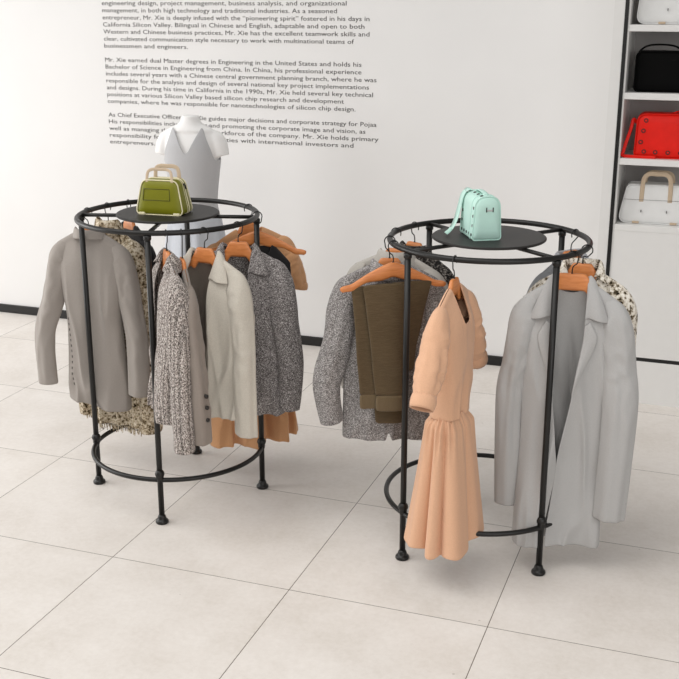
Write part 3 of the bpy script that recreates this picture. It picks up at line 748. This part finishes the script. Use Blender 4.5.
def handle(t, x0, x1, z0, zt, y, mat, w=.009, th=.002, name='handle', lean=0):
    P = bez([(x0, y, z0-.02), (x0, y, z0), (x0+.004, y+lean*.5, z0+(zt-z0)*.75), (x0+(x1-x0)*.2, y+lean, zt-.001), ((x0+x1)/2, y+lean, zt), (x1-(x1-x0)*.2, y+lean, zt-.001), (x1-.004, y+lean*.5, z0+(zt-z0)*.75), (x1, y, z0), (x1, y, z0-.02)], 44)
    b = MB(); b.tube(P, th, 8, flat=w, up=(0, 0, 1)) if False else None
    # flat webbing: wide across x near the ends, so build a ribbon
    R_ = []
    for i, p in enumerate(P):
        a = Vector(P[max(0, i-1)]); c = Vector(P[min(len(P)-1, i+1)]); tv = (c-a).normalized(); nv = Vector((tv.z, 0, -tv.x)).normalized()
        p = Vector(p); R_.append([p-nv*w, p-nv*w+Vector((0, th, 0)), p+nv*w+Vector((0, th, 0)), p+nv*w, p+nv*w-Vector((0, th, 0)), p-nv*w-Vector((0, th, 0))])
    b = MB(); b.grid(R_, True, cap0=True, cap1=True); return b.build(name, mat, t, sub=1)
def piping(t, o, y, mat, r=.003, name='piping', s=1.0):
    P = [(x, y, z) for x, z in scaled(o, s)]
    b = MB(); b.tube(P, r, 8, True, up=(0, 1, 0)); return b.build(name, mat, t)
PZ = ZR+.0145
# olive handbag
t = thing('handbag', 'olive green structured handbag with cream piping on the left rack', 'bag', (LC[0]-.002, LC[1]-.024, PZ), RAD(5), None)
o = outline(.225, .165, .15, (.03, .03, .028, .028))
bag_body(t, o, .115, M['olive'], puff=.006, top_narrow=.25)
for y in (-.0565, .0565, .022, .004):
    e = .985 if abs(y) > .05 else 1.004
    P_ = [(x, y*(1-.25*z/.15), z) for x, z in scaled(o, e)]
    b = MB(); b.tube(P_, .003 if abs(y) > .01 else .0015, 8, True, up=(0, 1, 0)); b.build('piping', M['cream_leather'], t)
handle(t, -.058, .058, .135, .195, -.044, M['sand_webbing'], .0065, .002, lean=.01); handle(t, -.052, .060, .14, .200, .036, M['sand_webbing'], .009, .002)
def fy(z): return -(.115/2+.0062)*(1-.25*z/.15)-.0005
b = MB(); X0, X1, ZA, ZB = -.070, .048, .112, .064
b.tube([(X0, fy(ZA), ZA), (X1, fy(ZA), ZA)], .0011, 6); b.tube([(X0-.004, fy(ZB), ZB), (X1+.003, fy(ZB), ZB)], .0011, 6)
for x in (X0, X1): b.tube([(x, fy(ZA), ZA), (x+(.003 if x > 0 else -.004), fy(ZB), ZB)], .0011, 6)
b.build('pocket_stitching', M['stitch'], t)
for x in (-.08, .08):
    b = MB(); b.box(x-.014, x+.014, -.066, -.050, .0, .012); b.build('corner_tab', M['cream_leather'], t, smooth=False, bevel=.003)
b = MB(); b.tube([(.089, .010, .130), (.098, .008, .122), (.101, .008, .108)], .004, 8); b.build('zip_pull', M['dark_metal'], t)

# mint bag
t = thing('shoulder_bag', 'mint green box bag with dark eyelets and a wide strap on the right rack', 'bag', (RC[0]-.030, RC[1]-.025, PZ), RAD(19.7+10), None)
o = outline(.118, .098, .172, (.016, .016, .045, .045)); HL = .085
bag_body(t, o, 2*HL, M['mint'], puff=.004)
piping(t, o, -HL+.004, M['mint'], .0028, s=.985); piping(t, o, HL-.004, M['mint'], .0028, s=.985); piping(t, o, -HL+.042, M['mint'], .002, s=1.01, name='seam')
def sx(z): return -.059+.010*z/.172
def eyelet(p, q):
    b = MB(); b.tube([p, q], .0062, 14); b.build('eyelet', M['dark_metal'], t, smooth=False)
for k in range(5):
    y = -.068+.032*k; eyelet((sx(.022)-.0002, y, .022), (sx(.022)-.0018, y, .022))
for y, z in ((-.072, .058), (-.072, .095), (-.070, .126), (.068, .058), (.068, .095)): eyelet((sx(z)+.0006, y, z), (sx(z)-.0014, y, z))
for y in (-.065, -.02, .025, .065): eyelet((-.020, y, .1712), (-.0205, y, .1730))
yf = -HL-.0048
b = MB()
for x in (-.006, .020): b.box(x-.002, x+.002, yf-.001, yf+.002, .112, .130)
b.build('emblem', M['dark_metal'], t, smooth=False)
b = MB(); b.box(-.004, .018, yf-.0007, yf+.002, .115, .122); b.build('name_plate', M['silver'], t, smooth=False, bevel=.0005)
P = bez([(-.01, .078, .168), (-.03, .085, .176), (-.05, .088, .155), (-.064, .085, .105), (-.082, .072, .055), (-.108, .05, .022), (-.13, .03, .012)], 36)
R_ = [[(p[0]+q, p[1]-.022, p[2]+q), (p[0]+q, p[1]+.022, p[2]+q), (p[0]-q, p[1]+.022, p[2]-q), (p[0]-q, p[1]-.022, p[2]-q)] for p in P for q in (.0022,)]
b = MB(); b.grid(R_, True, cap0=True, cap1=True); b.build('strap', M['mint'], t)
b = MB(); b.tube(bez([(0, -.05, .170), (0, -.042, .178), (0, 0, .181), (0, .042, .178), (0, .05, .170)], 20), .003, 8, flat=.011, up=(0, 0, 1)); b.build('top_handle', M['mint'], t)

# bags on the shelves
SH = (1.024, 1.385, 1.732, 2.08)
def white_bag(x, z, label, wb, wt, h):
    t = thing('handbag', label, 'bag', (x, CY+.14, z+.002), RAD(3), 'bags on the shelves')
    o = outline(wb, wt, h, (.055, .055, .03, .03))
    bag_body(t, o, .15, M['white_leather'], puff=.004, top_narrow=.25)
    for y in (-.074, .074):
        b = MB(); b.tube([(q[0], y*(1-.25*q[1]/h), q[1]) for q in scaled(o, .985)], .003, 8, True, up=(0, 1, 0)); b.build('piping', M['white_leather'], t)
    handle(t, -.078, .072, h*.66, h+.06, -.0665, M['sand_webbing'], .012, .0025, lean=.012); handle(t, -.068, .082, h*.8, h+.055, .050, M['sand_webbing'], .012, .0025)
    b = MB(); b.tube([(-wb*.43, -.0725, h*.62), (wb*.43, -.0725, h*.62)], .001, 6); b.build('seam', M['button_grey'], t)
    for xx in (-.075, .06):
        b = MB(); b.box(xx-.002, xx+.002, -.084, -.076, h*.30, h*.36); b.build('rivet', M['dark_metal'], t, smooth=False)
    for xx in (-.10, .10):
        b = MB(); b.box(xx-.018, xx+.018, -.083, -.066, -.0, .012); b.build('corner_tab', M['sand_webbing'], t, smooth=False, bevel=.003)
    return t
white_bag(-.378, SH[0], 'white handbag with sand webbing handles on the lowest open shelf', .40, .32, .21)
white_bag(-.325, SH[3], 'white handbag cut off by the top of the picture, above the black bag', .47, .43, .22)
t = thing('duffel_bag', 'black bag with an arched handle on the shelf above the red bag', 'bag', (-.33, CY+.15, SH[2]+.002), RAD(2), 'bags on the shelves')
o = outline(.43, .425, .21, (.03, .03, .035, .035))
bag_body(t, o, .16, M['black_leather'], puff=.006)
b = MB(); b.tube(bez([(-.205, -.02, .18), (-.195, -.02, .21), (-.16, -.02, .235), (-.10, -.02, .243), (-.02, -.02, .236), (.03, -.02, .205)], 30), .005, 8); b.build('handle', M['black_leather'], t)
piping(t, o, -.079, M['black_leather'], .004, s=.985)
t = thing('shoulder_bag', 'red bag with dark eyelets and a hanging strap on the middle shelf', 'bag', (-.318, CY+.13, SH[1]+.002), RAD(3), 'bags on the shelves')
o = outline(.40, .385, .235, (.03, .03, .05, .05))
bag_body(t, o, .15, M['red'], puff=.008); piping(t, o, -.076, M['red'], .003, s=.985)
for x, z in ((-.145, .035), (-.085, .033), (-.02, .033), (.045, .033), (-.165, .085), (-.155, .145), (-.145, .20)):
    b = MB(); b.tube([(x, -.079, z), (x, -.0845, z)], .0115, 18); e = b.build('eyelet', M['eyelet'], t, smooth=False)
    b = MB(); b.tube([(x, -.080, z), (x, -.0852, z)], .0058, 14); b.build('eyelet_centre', M['red'], e, smooth=False)
P = bez([(-.195, -.03, .18), (-.212, -.04, .20), (-.222, -.05, .15), (-.238, -.06, .09), (-.252, -.07, .03), (-.25, -.078, .008), (-.16, -.088, .006), (-.08, -.09, .006)], 40)
b = MB(); b.tube(P, .0022, 8, flat=.009, up=(0, 1, 0)) ; b.build('strap', M['red'], t)
b = MB(); b.tube(bez([(-.02, -.01, .23), (.02, -.01, .246), (.08, -.01, .25), (.15, -.01, .23)], 20), .004, 8); b.build('handle', M['red'], t)

# ------------------------------------------------------------------ mannequin
MX, MY = -3.015, 5.84
MR = RAD(7)
mz = 1.60
t = thing('mannequin', 'white headless mannequin standing behind the left rack', 'mannequin', (MX, MY, 0), MR)
b = MB(); rows = []
TAB = [(.70, .145, .085), (.82, .165, .10), (.92, .155, .095), (1.04, .128, .085), (1.16, .14, .095), (1.29, .158, .11), (1.38, .170, .105), (1.445, .167, .085), (1.482, .135, .07), (1.502, .092, .06), (1.516, .068, .058), (1.53, .058, .054), (1.545, .053, .052), (1.56, .052, .051)]
for z, rx, ry in bez(TAB, 60):
    rows.append([(rx*abs(cos(a))**.9*(1 if cos(a) > 0 else -1), ry*sin(a)-.012*(1 if z > 1.47 else 0), z) for a in [2*pi*k/40 for k in range(40)]])
b.grid(rows, True, cap0=True, cap1=True)
for sd in (1, -1):
    b.tube(bez([(sd*.09, 0, 1.425), (sd*.135, 0, 1.427), (sd*.16, -.002, 1.395), (sd*.174, -.004, 1.35), (sd*.18, -.006, 1.325)], 16), [.045+.002*k for k in range(6)]+[.056]*4+[.054, .053, .052, .051, .05, .05], 20)
o = b.build('torso', M['mannequin'], t, merge=True)
d = o.modifiers.new('r', 'REMESH'); d.mode = 'VOXEL'; d.voxel_size = .007; d.use_smooth_shade = True
d = o.modifiers.new('s', 'SMOOTH'); d.iterations = 6; d.factor = .5
b = MB(); b.lathe([(0, 0), (.11, 0), (.11, .008), (.10, .012), (.02, .016), (0, .016)], n=40); b.build('base', M['mannequin'], t)
b = MB(); b.tube([(0, 0, .014), (0, 0, .72)], .015, 14); b.build('pole', M['silver'], t)
d = thing('vest_dress', 'sleeveless grey dress with a deep V neck worn by the mannequin', 'dress', (MX, MY, .55), MR)
# bodice: offset of the torso with a V neckline and armholes
rows = []; nz = 40; na = 72
def tor(z):
    for (z0, a0, b0), (z1, a1, b1) in zip(TAB, TAB[1:]):
        if z0 <= z <= z1:
            q = (z-z0)/(z1-z0); return a0+(a1-a0)*q, b0+(b1-b0)*q
    return TAB[-1][1:]
for i in range(nz):
    v = i/(nz-1); r = []
    for k in range(na):
        a = 2*pi*k/na; ca, sa = cos(a), sin(a)
        x_ = .17*ca; ax = abs(x_)
        # top edge: strap at |x|~.09, V in front, armhole at the sides
        if ax <= .10: ztp = 1.505-(.165*(1-ax/.10) if sa < 0 else .05*(1-(ax/.10)**2))
        else: ztp = 1.505-.20*sstep(.10, .158, ax)**.8
        z = .93+(ztp-.93)*v
        rx, ry = tor(z); e = .010
        x = (rx+e)*abs(ca)**.9*(1 if ca > 0 else -1)
        if z > 1.38: x = .17*ca*(1-.10*sstep(1.38, 1.48, z)); y = ((ry+.016)*sa)
        else: y = (ry+e)*sa
        r.append((x, y, z-.55))
    rows.append(r)
b = MB(); b.grid(rows, True); b.build('bodice', M['vest'], d, solid=-.003, sub=1)
rows = []
for i in range(30):
    v = i/29; z = .96-.41*v; r = []
    for k in range(120):
        a = 2*pi*k/120; m = 1+(.02+.07*v)*(sin(9*a)+.5*sin(14*a+1))*sstep(0, .2, v)
        r.append(((.165+.05*v)*m*cos(a), (.108+.05*v)*m*sin(a), z-.55))
    rows.append(r)
b = MB(); b.grid(rows, True, flip=True); b.build('skirt', M['satin'], d, solid=.003)

# ------------------------------------------------------------------ light
w = bpy.data.worlds.new('world'); S.world = w; w.use_nodes = True
bg = w.node_tree.nodes['Background']; bg.inputs[0].default_value = (1.0, .985, .965, 1); bg.inputs[1].default_value = .30
def area(name, loc, rot, sx, sy, power, col=(1, 1, 1)):
    l = bpy.data.lights.new(name, 'AREA'); l.shape = 'RECTANGLE'; l.size = sx; l.size_y = sy; l.energy = power; l.color = col
    o = bpy.data.objects.new(name, l); COL.objects.link(o); o.location = loc; o.rotation_euler = rot
area('window_light', (-7.3, 3.2, 1.9), (RAD(90), 0, RAD(-90)), 4.5, 2.6, 205, (1, .99, .98))
area('ceiling_light', (-1.6, 1.6, 3.4), (RAD(12), 0, 0), 4.5, 3.0, 68, (1, .98, .95))
d_ = Vector((-1.0, 4.6, .9))-Vector((2.9, -1.0, 2.4))
area('front_fill_light', (2.9, -1.0, 2.4), d_.to_track_quat('-Z', 'Y').to_euler(), 4.5, 2.6, 105, (1, .985, .97))  # fill lamp added behind the camera to brighten the shelf bags from the front
sl = bpy.data.lights.new('soft_key', 'SUN'); sl.energy = 1.15; sl.angle = RAD(45); sl.color = (1, .985, .96)  # sun-type lamp added as a soft, even key to give the folds direction
so = bpy.data.objects.new('soft_key', sl); COL.objects.link(so)
so.rotation_euler = Vector((.45, .32, -.84)).to_track_quat('-Z', 'Y').to_euler()
S.view_settings.view_transform = 'Standard'; S.view_settings.look = 'None'; S.view_settings.exposure = 0; S.view_settings.gamma = 1
S.view_settings.use_curve_mapping = False
